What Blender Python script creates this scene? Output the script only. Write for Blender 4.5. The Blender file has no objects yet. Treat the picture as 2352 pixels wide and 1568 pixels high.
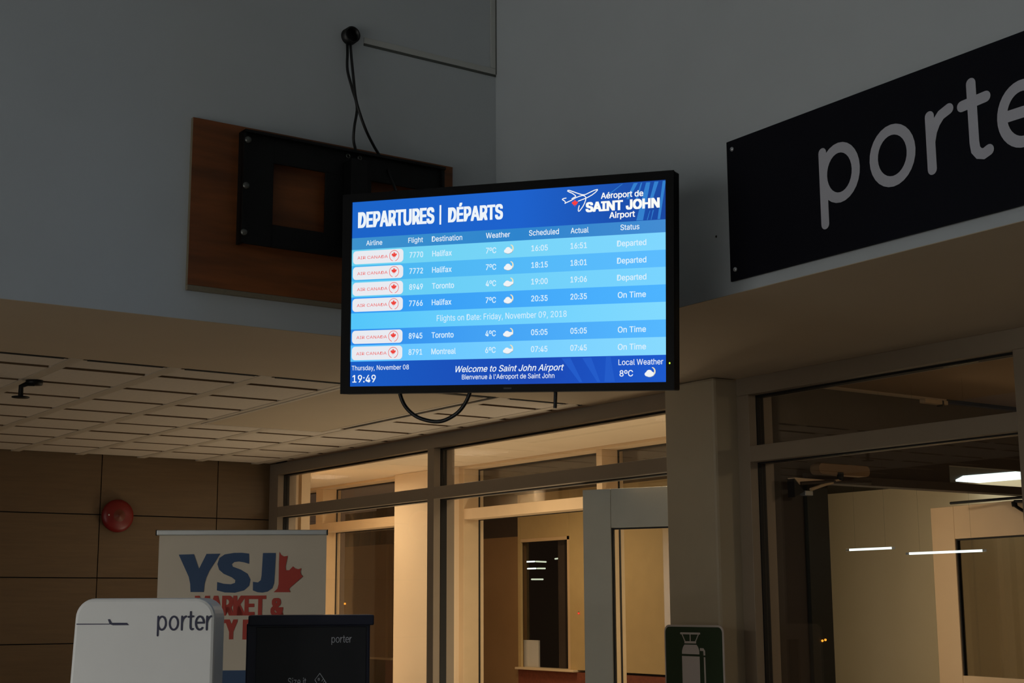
import bpy, math, random
from mathutils import Vector, Matrix
random.seed(7)
D = bpy.data
SC = bpy.context.scene
COL = SC.collection

# ------------------------------------------------------------------ camera
K = 1.43          # metres per unit of the measured room
H = 1.60          # eye height
F = 3360.44
YAW, PIT, ROL = 0.60617709, 0.17795426, -0.0047156
fw = Vector((math.sin(YAW) * math.cos(PIT), math.cos(YAW) * math.cos(PIT), math.sin(PIT)))
r0 = Vector((math.cos(YAW), -math.sin(YAW), 0))
u0 = r0.cross(fw)
RT = r0 * math.cos(ROL) + u0 * math.sin(ROL)
UP = -r0 * math.sin(ROL) + u0 * math.cos(ROL)
EYE = Vector((0, 0, H))
cd = D.cameras.new('camera')
cam = D.objects.new('camera', cd)
COL.objects.link(cam)
cd.sensor_width = 36
cd.lens = F / 2352 * 36
cd.clip_end = 200
m = Matrix((RT, UP, -fw)).transposed().to_4x4()
m.translation = EYE
cam.matrix_world = m
SC.camera = cam

# ------------------------------------------------------------------ world, exposure
SC.view_settings.view_transform = 'Standard'
SC.view_settings.look = 'None'
SC.view_settings.exposure = 0
SC.view_settings.gamma = 1
SC.view_settings.use_curve_mapping = False
wd = D.worlds.new('night')
SC.world = wd
wd.use_nodes = True
wd.node_tree.nodes['Background'].inputs[0].default_value = (0.046, 0.027, 0.016, 1)
wd.node_tree.nodes['Background'].inputs[1].default_value = 1.0

HALL_W = 250       # added hall fill lights
VEST_W = 40       # warm vestibule lamps and their added fill


def area(name, loc, target, w, h, power, col, parent=None):
    l = D.lights.new(name, 'AREA')
    l.shape = 'RECTANGLE'
    l.size, l.size_y = w, h
    l.energy = power
    l.color = col
    o = D.objects.new(name, l)
    COL.objects.link(o)
    o.location = loc
    o.rotation_euler = (Vector(target) - Vector(loc)).to_track_quat('-Z', 'Y').to_euler()
    return o


COOL = (1.0, 0.965, 0.91)
WARM = (1.0, 0.84, 0.61)
# hall: unseen area lights added to light the walls from the left
for i, (x, y) in enumerate(((-6.9, 0.0), (-6.9, 2.8), (-6.9, 5.4))):
    area('hall_fill', (x, y, 2.93), (x, y, 0), 1.2, 0.6, HALL_W, COOL)
# vestibule ceiling lamps, each with an added upward fill
for y in (8.2, 11.2, 14.2):
    area('vestibule_light', (7.3, y, 2.97), (7.3, y, 0), 0.5, 0.5, VEST_W * .45, WARM)
    area('vestibule_bounce_fill', (7.0, y + .8, 0.25), (7.3, y + .8, 3), 0.9, 0.5, VEST_W * .6, WARM)  # added upward light in place of bounce from the floor
# passage behind the right glazing
area('passage_light', (10.6, 8.6, 2.95), (11.6, 9.6, 0), 0.6, 0.6, 105, (1.0, .88, .56))
area('near_passage_light', (8.4, 3.6, 2.9), (8.4, 4.2, 0), 0.5, 0.5, 14, (1.0, .80, .52))
area('wing_fill', (9.6, 14.2, 3.0), (9.6, 14.2, 0), 0.5, 0.5, 26, (1.0, .74, .42))  # added unseen lamp that brightens the wing wall


# ------------------------------------------------------------------ materials
def lin(c):
    return tuple(((v / 255) / 12.92 if v <= 10 else (((v / 255) + .055) / 1.055) ** 2.4) for v in c)


def nodes(name):
    mt = D.materials.new(name)
    mt.use_nodes = True
    return mt, mt.node_tree.nodes, mt.node_tree.links, mt.node_tree.nodes['Principled BSDF']


def mat(name, rgb, rough=.6, metal=0, var=.06, scale=6, bump=0, stretch=None, spec=.5):
    mt, N, L, B = nodes(name)
    c = lin(rgb)
    B.inputs['Roughness'].default_value = rough
    B.inputs['Metallic'].default_value = metal
    B.inputs['Specular IOR Level'].default_value = spec
    tc = N.new('ShaderNodeTexCoord')
    mp = N.new('ShaderNodeMapping')
    if stretch:
        mp.inputs['Scale'].default_value = stretch
    nz = N.new('ShaderNodeTexNoise')
    nz.inputs['Scale'].default_value = scale
    nz.inputs['Detail'].default_value = 5
    L.new(tc.outputs['Object'], mp.inputs[0])
    L.new(mp.outputs[0], nz.inputs['Vector'])
    cr = N.new('ShaderNodeValToRGB')
    cr.color_ramp.elements[0].position = .3
    cr.color_ramp.elements[1].position = .7
    cr.color_ramp.elements[0].color = (*[v * (1 - var) for v in c], 1)
    cr.color_ramp.elements[1].color = (*[min(1, v * (1 + var)) for v in c], 1)
    L.new(nz.outputs[0], cr.inputs[0])
    L.new(cr.outputs[0], B.inputs['Base Color'])
    if bump:
        bp = N.new('ShaderNodeBump')
        bp.inputs['Strength'].default_value = bump
        bp.inputs['Distance'].default_value = .002
        n2 = N.new('ShaderNodeTexNoise')
        n2.inputs['Scale'].default_value = 180
        L.new(tc.outputs['Object'], n2.inputs['Vector'])
        L.new(n2.outputs[0], bp.inputs['Height'])
        L.new(bp.outputs[0], B.inputs['Normal'])
    return mt


def emit(name, rgb, s=1.0, rgb2=None, axis=0, a=-.81, b=.81, mid=None):
    mt = D.materials.new(name)
    mt.use_nodes = True
    N, L = mt.node_tree.nodes, mt.node_tree.links
    N.clear()
    o = N.new('ShaderNodeOutputMaterial')
    e = N.new('ShaderNodeEmission')
    e.inputs[1].default_value = s
    e.inputs[0].default_value = (*lin(rgb), 1)
    L.new(e.outputs[0], o.inputs[0])
    if rgb2:
        tc = N.new('ShaderNodeTexCoord')
        sx = N.new('ShaderNodeSeparateXYZ')
        mr = N.new('ShaderNodeMapRange')
        mr.inputs['From Min'].default_value = a
        mr.inputs['From Max'].default_value = b
        cr = N.new('ShaderNodeValToRGB')
        cr.color_ramp.elements[0].color = (*lin(rgb), 1)
        cr.color_ramp.elements[1].color = (*lin(rgb2), 1)
        if mid:
            q = cr.color_ramp.elements.new(mid[0])
            q.color = (*lin(mid[1]), 1)
        L.new(tc.outputs['Object'], sx.inputs[0])
        L.new(sx.outputs[axis], mr.inputs[0])
        L.new(mr.outputs[0], cr.inputs[0])
        L.new(cr.outputs[0], e.inputs[0])
    return mt


def glass_mat(name, tint=(1, 1, 1), refl=1.0):
    mt = D.materials.new(name)
    mt.use_nodes = True
    N, L = mt.node_tree.nodes, mt.node_tree.links
    N.clear()
    o = N.new('ShaderNodeOutputMaterial')
    t = N.new('ShaderNodeBsdfTransparent')
    t.inputs[0].default_value = (*tint, 1)
    g = N.new('ShaderNodeBsdfGlossy')
    g.inputs['Roughness'].default_value = .0
    g.inputs[0].default_value = (refl, refl, refl, 1)
    lw = N.new('ShaderNodeLayerWeight')        # Schlick reflectance of a thin pane, the same from both sides
    pw = N.new('ShaderNodeMath')
    pw.operation = 'POWER'
    pw.inputs[1].default_value = 5
    fr = N.new('ShaderNodeMath')
    fr.operation = 'MULTIPLY_ADD'
    fr.inputs[1].default_value = .94
    fr.inputs[2].default_value = .05
    mx = N.new('ShaderNodeMixShader')
    L.new(lw.outputs['Facing'], pw.inputs[0])
    L.new(pw.outputs[0], fr.inputs[0])
    L.new(fr.outputs[0], mx.inputs[0])
    L.new(t.outputs[0], mx.inputs[1])
    L.new(g.outputs[0], mx.inputs[2])
    L.new(mx.outputs[0], o.inputs[0])
    return mt


M = dict(
    wall=mat('painted_wall', (194, 200, 204), .8, var=.02, scale=2, bump=.15),
    soffit=mat('soffit_paint', (196, 177, 150), .8, var=.02, scale=2, bump=.1),
    tile=mat('ceiling_tile', (214, 200, 182), .95, var=.04, scale=30, bump=.5),
    tee=mat('ceiling_grid', (204, 190, 170), .5, var=.02),
    tedge_shade=mat('tile_edge_shade', (96, 74, 50), .9, var=.1, scale=40),  # dark sides stand in for the shade in the tile gaps
    tee_shade=mat('shaded_cross_tee', (146, 124, 98), .6, var=.03),  # darkened, the shade of the recess is put into the colour
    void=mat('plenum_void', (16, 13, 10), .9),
    panel=mat('wood_panel', (104, 82, 56), .5, var=.08, scale=3, stretch=(1, 1, 14)),
    floor=mat('floor_terrazzo', (150, 146, 140), .35, var=.12, scale=40),
    frame=mat('window_frame', (150, 134, 114), .45, metal=.1, var=.02),
    gasket=mat('black_gasket', (7, 6, 6), .6),
    cream=mat('cream_paint', (220, 196, 162), .7, var=.02, scale=2, bump=.1),
    wingw=mat('wing_wall', (186, 160, 112), .7, var=.03),
    creamd=mat('cream_trim', (206, 176, 136), .6, var=.03),
    brown=mat('brown_cladding', (140, 108, 72), .7, var=.06, scale=2),
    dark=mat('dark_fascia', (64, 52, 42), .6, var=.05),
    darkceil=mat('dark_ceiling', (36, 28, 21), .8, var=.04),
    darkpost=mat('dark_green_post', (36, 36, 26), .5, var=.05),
    brick=mat('red_brick', (120, 62, 40), .9, var=.15, scale=30),
    ply=mat('plywood', (120, 66, 26), .55, var=.45, scale=1.6, stretch=(.9, 1, 7)),
    plyedge=mat('plywood_edge', (128, 118, 98), .7, var=.1, scale=60, stretch=(1, 1, 6)),
    steel=mat('black_steel', (8, 9, 9), .5, var=.05, spec=.3),
    bolt=mat('zinc_bolt', (104, 106, 102), .35, metal=.8, var=.05),
    cable=mat('black_cable', (10, 11, 12), .45),
    bezel=mat('black_bezel', (3, 3, 4), .5, var=.03, spec=.15),
    raceway=mat('white_raceway', (196, 198, 194), .5, var=.02),
    strip_shade=mat('raceway_shade', (84, 88, 84), .8, var=.03),  # dark tone of the painted shadow lines by the raceway
    navy=mat('navy_sign', (7, 8, 20), .6, var=.05, scale=1.5, spec=.2),
    letter=mat('pale_lettering', (196, 196, 206), .5, var=.02),
    screw=mat('chrome_cap', (215, 218, 222), .25, metal=.7, var=.02),
    bell=mat('red_bell', (116, 14, 13), .4, var=.05),
    bellc=mat('bell_plate', (104, 46, 28), .5),
    vinyl=mat('banner_vinyl', (198, 184, 162), .6, var=.02),
    alu=mat('aluminium', (190, 190, 186), .35, metal=.6, var=.03),
    bblue=mat('banner_blue', (38, 66, 100), .6, var=.03),
    bred=mat('banner_red', (168, 50, 32), .6, var=.03),
    white=mat('white_plastic', (222, 222, 220), .45, var=.015),
    kside=mat('kiosk_side', (168, 172, 186), .5, var=.02),
    ink=mat('navy_ink', (22, 26, 62), .5),
    sizer=mat('navy_plastic', (12, 18, 42), .4, var=.05),
    sizerp=mat('dark_navy_panel', (11, 14, 22), .45, var=.05),
    wprint=mat('white_print', (200, 203, 210), .5),
    green=mat('dark_green_sign', (38, 56, 34), .5, var=.03),
    gsign=mat('sign_white', (196, 184, 176), .5, var=.02),
    pier=mat('pier_paint', (182, 168, 142), .6, var=.02, bump=.1),
    door=mat('grey_door', (200, 200, 186), .45, metal=.1, var=.02),
    creamdoor=mat('cream_door', (232, 200, 160), .5, var=.02),
    glass=glass_mat('clear_glass'),
    tinted=glass_mat('tinted_glass', (.62, .58, .52)),
    darkglass=mat('dark_window_glass', (22, 24, 18), .05, var=.02),
    fixture=mat('light_housing', (210, 212, 208), .5),
    tube=emit('fluorescent', (232, 250, 244), 1.6),
    tubed=emit('fluorescent_far', (226, 236, 205), .9),
    orange=emit('sodium_lamp', (255, 160, 50), 1.6),
    red=emit('red_lamp', (255, 70, 50), .9),
    led=emit('green_led', (200, 255, 60), 1.5),
)


# ------------------------------------------------------------------ helpers
def W(x, y, z):
    return Vector((x * K, y * K, z * K + H))


def ray(x, y):
    return (x - 1176) / F * RT - (y - 784) / F * UP + fw


def onx(x, y, X):            # pixel ray met with the plane x = X (room units)
    d = ray(x, y)
    return d * (X / d.x)


def ony(x, y, Y):
    d = ray(x, y)
    return d * (Y / d.y)


def onz(x, y, Z):
    d = ray(x, y)
    return d * (Z / d.z)


class MB:
    def __init__(s):
        s.v, s.f, s.sm = [], [], []

    def add(s, vs, fs, smooth=False):
        b = len(s.v)
        s.v += [Vector(v) for v in vs]
        s.f += [tuple(b + i for i in f) for f in fs]
        s.sm += [smooth] * len(fs)
        return s

    def box(s, a, b):
        x0, y0, z0 = [min(p, q) for p, q in zip(a, b)]
        x1, y1, z1 = [max(p, q) for p, q in zip(a, b)]
        return s.add([(x0, y0, z0), (x1, y0, z0), (x1, y1, z0), (x0, y1, z0), (x0, y0, z1), (x1, y0, z1), (x1, y1, z1), (x0, y1, z1)],
                     [(0, 3, 2, 1), (4, 5, 6, 7), (0, 1, 5, 4), (1, 2, 6, 5), (2, 3, 7, 6), (3, 0, 4, 7)])

    def rb(s, x0, x1, y0, y1, z0, z1):       # box in room units
        return s.box(W(x0, y0, z0), W(x1, y1, z1))

    def prism(s, pts, z0, z1):               # outline in the local xy plane, thick along z (outline counter-clockwise)
        n = len(pts)
        ar = sum(pts[i][0] * pts[(i + 1) % n][1] - pts[(i + 1) % n][0] * pts[i][1] for i in range(n))
        if ar < 0:
            pts = pts[::-1]
        vs = [(p[0], p[1], z1) for p in pts] + [(p[0], p[1], z0) for p in pts]
        fs = [tuple(range(n)), tuple(range(2 * n - 1, n - 1, -1))]
        for i in range(n):
            j = (i + 1) % n
            fs.append((i, n + i, n + j, j))
        return s.add(vs, fs)

    def flat(s, pts, z=0.):
        n = len(pts)
        ar = sum(pts[i][0] * pts[(i + 1) % n][1] - pts[(i + 1) % n][0] * pts[i][1] for i in range(n))
        if ar < 0:
            pts = pts[::-1]
        return s.add([(p[0], p[1], z) for p in pts], [tuple(range(n))])

    def stroke(s, pts, w, z=0., closed=False, cap=True):
        pts = [Vector((p[0], p[1])) for p in pts]
        n = len(pts)
        L, R = [], []
        for i in range(n):
            a = pts[(i - 1) % n] if (closed or i > 0) else pts[i]
            b = pts[(i + 1) % n] if (closed or i < n - 1) else pts[i]
            t = (b - a).normalized()
            nn = Vector((-t.y, t.x))
            L.append(pts[i] + nn * w / 2)
            R.append(pts[i] - nn * w / 2)
        vs = [(p.x, p.y, z) for p in L] + [(p.x, p.y, z) for p in R]
        fs = []
        for i in range(n if closed else n - 1):
            j = (i + 1) % n
            fs.append((i, n + i, n + j, j))
        s.add(vs, fs)
        if cap and not closed:
            for p in (pts[0], pts[-1]):
                s.flat([(p.x + w / 2 * math.cos(a), p.y + w / 2 * math.sin(a)) for a in [k * math.pi / 8 for k in range(16)]], z - .00006)
        return s

    def tube(s, pts, r, seg=10, closed=False):
        pts = [Vector(p) for p in pts]
        n = len(pts)
        rings = []
        ref = None
        for i in range(n):
            a = pts[i - 1] if i > 0 else pts[i]
            b = pts[i + 1] if i < n - 1 else pts[i]
            t = (b - a).normalized()
            if ref is None:
                ref = t.orthogonal().normalized()
            ref = (ref - t * ref.dot(t)).normalized()
            bi = t.cross(ref)
            rings.append([pts[i] + (ref * math.cos(k * 2 * math.pi / seg) + bi * math.sin(k * 2 * math.pi / seg)) * r for k in range(seg)])
        vs = [v for rg in rings for v in rg]
        fs = []
        for i in range(n - 1):
            for k in range(seg):
                k2 = (k + 1) % seg
                fs.append((i * seg + k, i * seg + k2, (i + 1) * seg + k2, (i + 1) * seg + k))
        s.add(vs, fs, True)
        s.add(rings[0], [tuple(range(seg))[::-1]])
        s.add(rings[-1], [tuple(range(seg))])
        return s

    def lathe(s, prof, mtx, seg=32):          # profile (r, z) turned about local z
        vs = []
        for r, z in prof:
            for k in range(seg):
                a = 2 * math.pi * k / seg
                vs.append(mtx @ Vector((r * math.cos(a), r * math.sin(a), z)))
        fs = []
        for i in range(len(prof) - 1):
            for k in range(seg):
                k2 = (k + 1) % seg
                fs.append((i * seg + k, i * seg + k2, (i + 1) * seg + k2, (i + 1) * seg + k))
        s.add(vs, fs, True)
        return s

    def build(s, name, m, parent=None, bevel=0, label=None, kind=None, local=None):
        me = D.meshes.new(name)
        off = Vector((0, 0, 0))
        if parent is None and local is None:     # origin at the centre of the base
            xs = [v.x for v in s.v]; ys = [v.y for v in s.v]; zs = [v.z for v in s.v]
            off = Vector(((min(xs) + max(xs)) / 2, (min(ys) + max(ys)) / 2, min(zs)))
        me.from_pydata([v - off for v in s.v], [], s.f)
        me.polygons.foreach_set('use_smooth', s.sm)
        me.materials.append(m)
        me.update()
        o = D.objects.new(name, me)
        COL.objects.link(o)
        if parent is not None:
            o.parent = parent
            if local is None and parent.get('_w'):
                # vertices were given in world space: undo the parent's transform
                pm = Matrix(eval(parent['_w']))
                o.matrix_parent_inverse = pm.inverted()
        else:
            o.location = off
        if bevel:
            b = o.modifiers.new('bevel', 'BEVEL')
            b.width = bevel
            b.segments = 2
            b.limit_method = 'ANGLE'
        if label:
            o['label'] = label
        if kind:
            o['kind'] = kind
        return o


def tag(o, label, cat, group=None):
    o['label'] = label
    o['category'] = cat
    if group:
        o['group'] = group
    return o


def empty(name, mtx):
    o = D.objects.new(name, None)
    COL.objects.link(o)
    if not isinstance(mtx, Matrix):
        mtx = Matrix.Translation(mtx)
    o.matrix_world = mtx
    o['_w'] = str([list(r) for r in mtx])
    o.empty_display_size = .1
    return o


def frame_matrix(o, r, u, n):
    mm = Matrix((Vector(r).normalized(), Vector(u).normalized(), Vector(n).normalized())).transposed().to_4x4()
    mm.translation = o
    return mm


class Plane:
    """a real flat face standing in the room: its own origin, right, up and outward axes"""
    def __init__(s, o, r, u, n):
        s.o, s.r, s.u, s.n = Vector(o), Vector(r).normalized(), Vector(u).normalized(), Vector(n).normalized()
        s.m = frame_matrix(s.o, s.r, s.u, s.n)

    def px(s, x, y):
        d = ray(x, y)
        t = (s.o - EYE).dot(s.n) / d.dot(s.n)
        p = EYE + d * t - s.o
        return (p.dot(s.r), p.dot(s.u))


# lettering ---------------------------------------------------------
_tc = {}
FONT = None
try:      # Blender's own bundled sans-serif; the built-in face serves where it is missing
    import os
    FONT = D.fonts.load(os.path.join(bpy.utils.resource_path('LOCAL'), 'datafiles', 'fonts', 'Inter.woff2'))
except Exception:
    FONT = None


def text_geo(txt, offset, shear=0):
    key = (txt, offset, shear)
    if key in _tc:
        return _tc[key]
    cu = D.curves.new('t', 'FONT')
    cu.body = txt
    if FONT:
        cu.font = FONT
    cu.resolution_u = 3
    cu.offset = offset
    cu.shear = shear
    ob = D.objects.new('t', cu)
    COL.objects.link(ob)
    dg = bpy.context.evaluated_depsgraph_get()
    me = ob.evaluated_get(dg).to_mesh()
    vs = [v.co.copy() for v in me.vertices]
    fs = [tuple(p.vertices) for p in me.polygons]
    D.objects.remove(ob)
    D.curves.remove(cu)
    _tc[key] = (vs, fs)
    return vs, fs


_h = text_geo('H', 0)[0]
CAPH = max(v.y for v in _h)


def put_text(mb, txt, x0, x1, yb, cap, z, bold=0, shear=0, cond=1.0):
    """lettering whose ink runs from x0 to x1 on baseline yb with capitals of height cap"""
    vs, fs = text_geo(txt, 0, shear)
    a = min(v.x for v in vs)
    b = max(v.x for v in vs)
    w = max(bold, 0) * cap / CAPH              # extra stroke weight, made by repeated strikes
    sx = (x1 - x0 - 2 * w) / (b - a)
    sy = (cap - 1.2 * w) / CAPH
    n = 1 if w <= 0 else (3 if bold < .012 else 5 if bold < .03 else 7)
    k = 0
    for i in range(n):
        dx = w * (2 * i / (n - 1)) if n > 1 else 0
        for dy in ((0,) if n == 1 else (0, 1.2 * w) if n < 7 else (0, .6 * w, 1.2 * w)):
            mb.add([(x0 + dx + (v.x - a) * sx, yb + dy + (v.y) * sy, z + k * .00002) for v in vs], fs)
            k += 1


def ell(cx, cy, rx, ry, a0=0, a1=360, n=28):
    return [(cx + rx * math.cos(math.radians(a0 + (a1 - a0) * i / n)), cy + ry * math.sin(math.radians(a0 + (a1 - a0) * i / n))) for i in range(n + 1)]


def porter(mb, x, y, h, sx, z, s=.17):
    """the rounded lower-case word, drawn with round-ended strokes; x = left edge, y = baseline, h = x-height, sx = widening"""
    c = s / 2

    lift = [0]

    def st(pts, closed=False):
        lift[0] += 1
        mb.stroke([(x + px * h * sx, y + py * h) for px, py in pts], s * h * (.5 + .5 * min(1, sx)), z + lift[0] * .00012, closed)
    def P(ox, pts):
        return [(ox + a, b) for a, b in pts]
    e = .87
    st([(c, 1 - c), (c, .3), (c, -.37 + c)])
    st(ell(e / 2, .5, e / 2 - c, .5 - c)[:-1], True)
    st([(q[0] + 1.074, q[1]) for q in ell(.457, .5, .457 - c, .5 - c)[:-1]], True)
    for ox in (2.197, 4.50):
        st(P(ox, [(c, 1 - c), (c, .5), (c, c)]))
        st(P(ox, [(c, .5), (.13, .66), (.2, .78), (.3, .88), (.45, .935)]))
    st(P(2.798, [(.27, 1.287 - c), (.27, .3), (.285, .18), (.34, .11), (.42, .085), (.515, .12)]))
    st(P(2.798, [(c, .9), (.3, .915), (.515, .93)]))
    ex = P(3.484, ell(.44, .5, .44 - c, .5 - c, 3, 312, 30))
    st(ex)
    st(P(3.484, [(c, .52), (.88 - c, .52)]))


MAPLE = [(0, 1), (.13, .74), (.27, .81), (.2, .42), (.42, .66), (.47, .52), (.72, .57), (.63, .36), (.76, .28), (.35, -.06), (.4, -.22), (.04, -.16), (.05, -.52),
         (-.05, -.52), (-.04, -.16), (-.4, -.22), (-.35, -.06), (-.76, .28), (-.63, .36), (-.72, .57), (-.47, .52), (-.42, .66), (-.2, .42), (-.27, .81), (-.13, .74)]


def maple_leaf(mb, cx, cy, s, z):
    mb.flat([(cx + a * s, cy + b * s) for a, b in MAPLE], z)


def rrect(x0, y0, x1, y1, r, n=6):
    pts = []
    for cx, cy, a in ((x1 - r, y1 - r, 0), (x0 + r, y1 - r, 90), (x0 + r, y0 + r, 180), (x1 - r, y0 + r, 270)):
        for i in range(n + 1):
            t = math.radians(a + 90 * i / n)
            pts.append((cx + r * math.cos(t), cy + r * math.sin(t)))
    return pts


def struct(name, mb, m, label, bevel=0, parent=None):
    o = mb.build(name, m, parent, bevel)
    if parent is None:
        o['kind'] = 'structure'
        o['label'] = label
        o['category'] = name.split('_')[0]
    return o


# ================================================================== THE ROOM SHELL
yA, xB, xG, yP = 4.841, 3.278, 4.567, 9.66
HI = 3.6            # top of the tall hall (room units above the eye)
FL = -H / K         # floor level

b = MB()
b.rb(-6, 11.0, -4.5, 13.0, FL - .1, FL)
struct('floor', b, M['floor'], 'speckled terrazzo floor of the hall, below the picture')
b = MB()
b.rb(-6.2, 3.6, -4.7, 5.1, HI, HI + .1)
struct('ceiling', b, M['wall'], 'high pale ceiling above the tall hall')
b = MB()
b.rb(-6, xB + .2, yA, yA + .16, 1.002, HI)
wall_left = struct('wall_left', b, M['wall'], 'grey painted upper wall behind the screen carrying the plywood board')
b = MB()
b.rb(xB, xB + .16, -4.5, yA - .001, 1.002, HI)
wall_right = struct('wall_right', b, M['wall'], 'grey painted upper wall carrying the navy sign')
b = MB()
b.rb(-6.15, -6, -4.5, yA, FL, HI)
struct('wall_far_left', b, M['wall'], 'pale side wall of the hall, out of the picture')
b = MB()
b.rb(-6.15, 4.9, -4.65, -4.5, FL, HI)
struct('wall_rear', b, M['wall'], 'pale rear wall of the hall, behind the viewer')
b = MB()
b.rb(-6, -4.2, -4.5, yA - .002, .98, 1.1)
struct('ceiling_low_left', b, M['wall'], 'lower ceiling along the left of the hall, out of the picture')
# soffit ring below the upper walls
b = MB()
b.rb(-6, xG + .0, yA + .001, 5.875, 1.0, 1.05)
b.rb(xB + .001, xG, 0, yA, 1.0, 1.05)
struct('ceiling_soffit', b, M['soffit'], 'beige plaster soffit under the upper walls')
b = MB()
b.rb(xG - .05, xG + .1, -4.5, 1.5, FL, 1.0)
struct('wall_right_low', b, M['wall'], 'lower right wall, out of the picture')

# suspended tile ceiling beyond the left wall ------------------------
ct = empty('ceiling_grid', W(2.0, 7.8, 1.0))
ct['kind'] = 'structure'
ct['label'] = 'suspended ceiling of square beige tiles in a pale grid'
ct['category'] = 'ceiling'
b = MB()
b.rb(-6, 4.57, 5.88, 9.66, 1.045, 1.06)
b.build('plenum_board', M['void'], ct)
GX = [0.208 + .424 * i for i in range(-2, 11)] + [4.555]
GY = [6.135 + .4335 * i for i in range(9)]
for x in GX[:-1]:
    if x > .5:
        MB().rb(x - .027, x + .027, 5.87, 9.66, .999, 1.008).build('main_tee', M['tee'], ct)
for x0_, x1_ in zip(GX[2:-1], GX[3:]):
    MB().rb(x0_ + .05, x1_ - .05, 5.872, 5.899, .9975, 1.02).build('gap_shade_strip', M['void'], ct)  # black strip put in as the shade of the gap
b = MB()
for y in GY:
    b.rb(.2, 4.56, y - .028, y + .028, 1.009, 1.012)
o = b.build('shaded_cross_tee', M['tee_shade'], ct)
tiles = {}
ys = [5.90] + GY
FX = (3.195, 3.93, 5.90, 7.62)
for i in range(len(GX) - 1):
    x0, x1 = GX[i] + .028, GX[i + 1] - .028
    if GX[i + 1] < 1.0:
        continue
    for j in range(len(ys) - 1):
        y0, y1 = ys[j] + (.026 if j else .0), ys[j + 1] - .024
        if x0 > 3.17 and x1 < 4.0 and y1 < 7.64:
            continue
        key = (round(x1 - x0, 3), round(y1 - y0, 3))
        c = W((x0 + x1) / 2, (y0 + y1) / 2, 1.0)
        if key not in tiles:
            hx, hy = (x1 - x0) / 2 * K, (y1 - y0) / 2 * K
            me = D.meshes.new('ceiling_tile')
            q = .002
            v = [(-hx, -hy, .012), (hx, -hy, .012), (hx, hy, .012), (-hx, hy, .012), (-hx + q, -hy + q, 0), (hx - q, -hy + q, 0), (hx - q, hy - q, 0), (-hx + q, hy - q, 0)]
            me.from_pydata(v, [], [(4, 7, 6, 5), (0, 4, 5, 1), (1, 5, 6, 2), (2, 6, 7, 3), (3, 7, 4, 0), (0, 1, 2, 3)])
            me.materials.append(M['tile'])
            me.materials.append(M['tedge_shade'])
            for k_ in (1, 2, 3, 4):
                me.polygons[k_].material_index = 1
            tiles[key] = me
        o = D.objects.new('ceiling_tile', tiles[key])
        COL.objects.link(o)
        o.parent = ct
        o.location = c - W(2.0, 7.8, 1.0) + Vector((0, 0, random.uniform(-.0005, .0015)))

# large flat panel set in the tile ceiling
fp = empty('ceiling_panel', W(3.56, 6.8, .99))
MB().rb(FX[0] + .012, FX[1] - .012, FX[2] + .012, FX[3] - .012, .996, 1.003).build('panel_face', M['soffit'], fp, bevel=.004)
b = MB()
b.rb(FX[0] - .012, FX[0] + .012, FX[2], FX[3] + .012, .995, 1.0)
b.rb(FX[1] - .012, FX[1] + .012, FX[2], FX[3] + .012, .995, 1.0)
b.rb(FX[0] + .012, FX[1] - .012, FX[3] - .012, FX[3] + .012, .994, 1.0)
b.build('rim', M['tee'], fp, bevel=.002)
tag(fp, 'large smooth beige rectangular panel set in the tiled ceiling below the screen', 'ceiling panel')

# sprinkler
sp = empty('fire_sprinkler', W(1.935, 6.55, 1.0))
base = W(1.935, 6.55, .999)
b = MB(); b.lathe([(0, -.03), (.05, -.028), (.055, 0), (0, 0)], Matrix.Translation(base), 20)
b.build('escutcheon', M['steel'], sp)
e2 = W(1.88, 6.56, .955)
b = MB(); b.tube([base + Vector((0, 0, -.02)), base.lerp(e2, .55) + Vector((0, 0, .012)), e2 + Vector((0, 0, .02)), e2 + Vector((0, 0, -.045))], .017, 10)
b.build('stem', M['steel'], sp)
b = MB(); b.lathe([(0, 0), (.055, 0), (.055, .006), (0, .006)], Matrix.Translation(e2 + Vector((0, 0, -.052))), 18)
b.build('deflector', M['steel'], sp)
tag(sp, 'small dark sprinkler head hanging from the tiled ceiling at far left', 'sprinkler')

# panelled end wall ---------------------------------------------------
wb = empty('wall_end', W(2, yP + .1, FL))
wb['kind'] = 'structure'
wb['label'] = 'end wall of brown wood veneer panels under the tiled ceiling'
wb['category'] = 'wall'
MB().rb(-6, 4.72, yP + .02, yP + .12, FL, 1.2).build('backing', M['void'], wb)
px_ = [3.334 - .843 * 4, 3.334 - .843 * 3, 3.334 - .843 * 2, 3.334 - .843, 3.334, 4.170, 4.62]
pz_ = [1.06, .606, .188, -.236, -.66, FL]
for i in range(len(px_) - 1):
    for j in range(len(pz_) - 1):
        g = .0035
        MB().rb(px_[i] + g, px_[i + 1] - g, yP, yP + .02, pz_[j + 1] + g, pz_[j] - g).build('wall_panel', M['panel'], wb)


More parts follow.
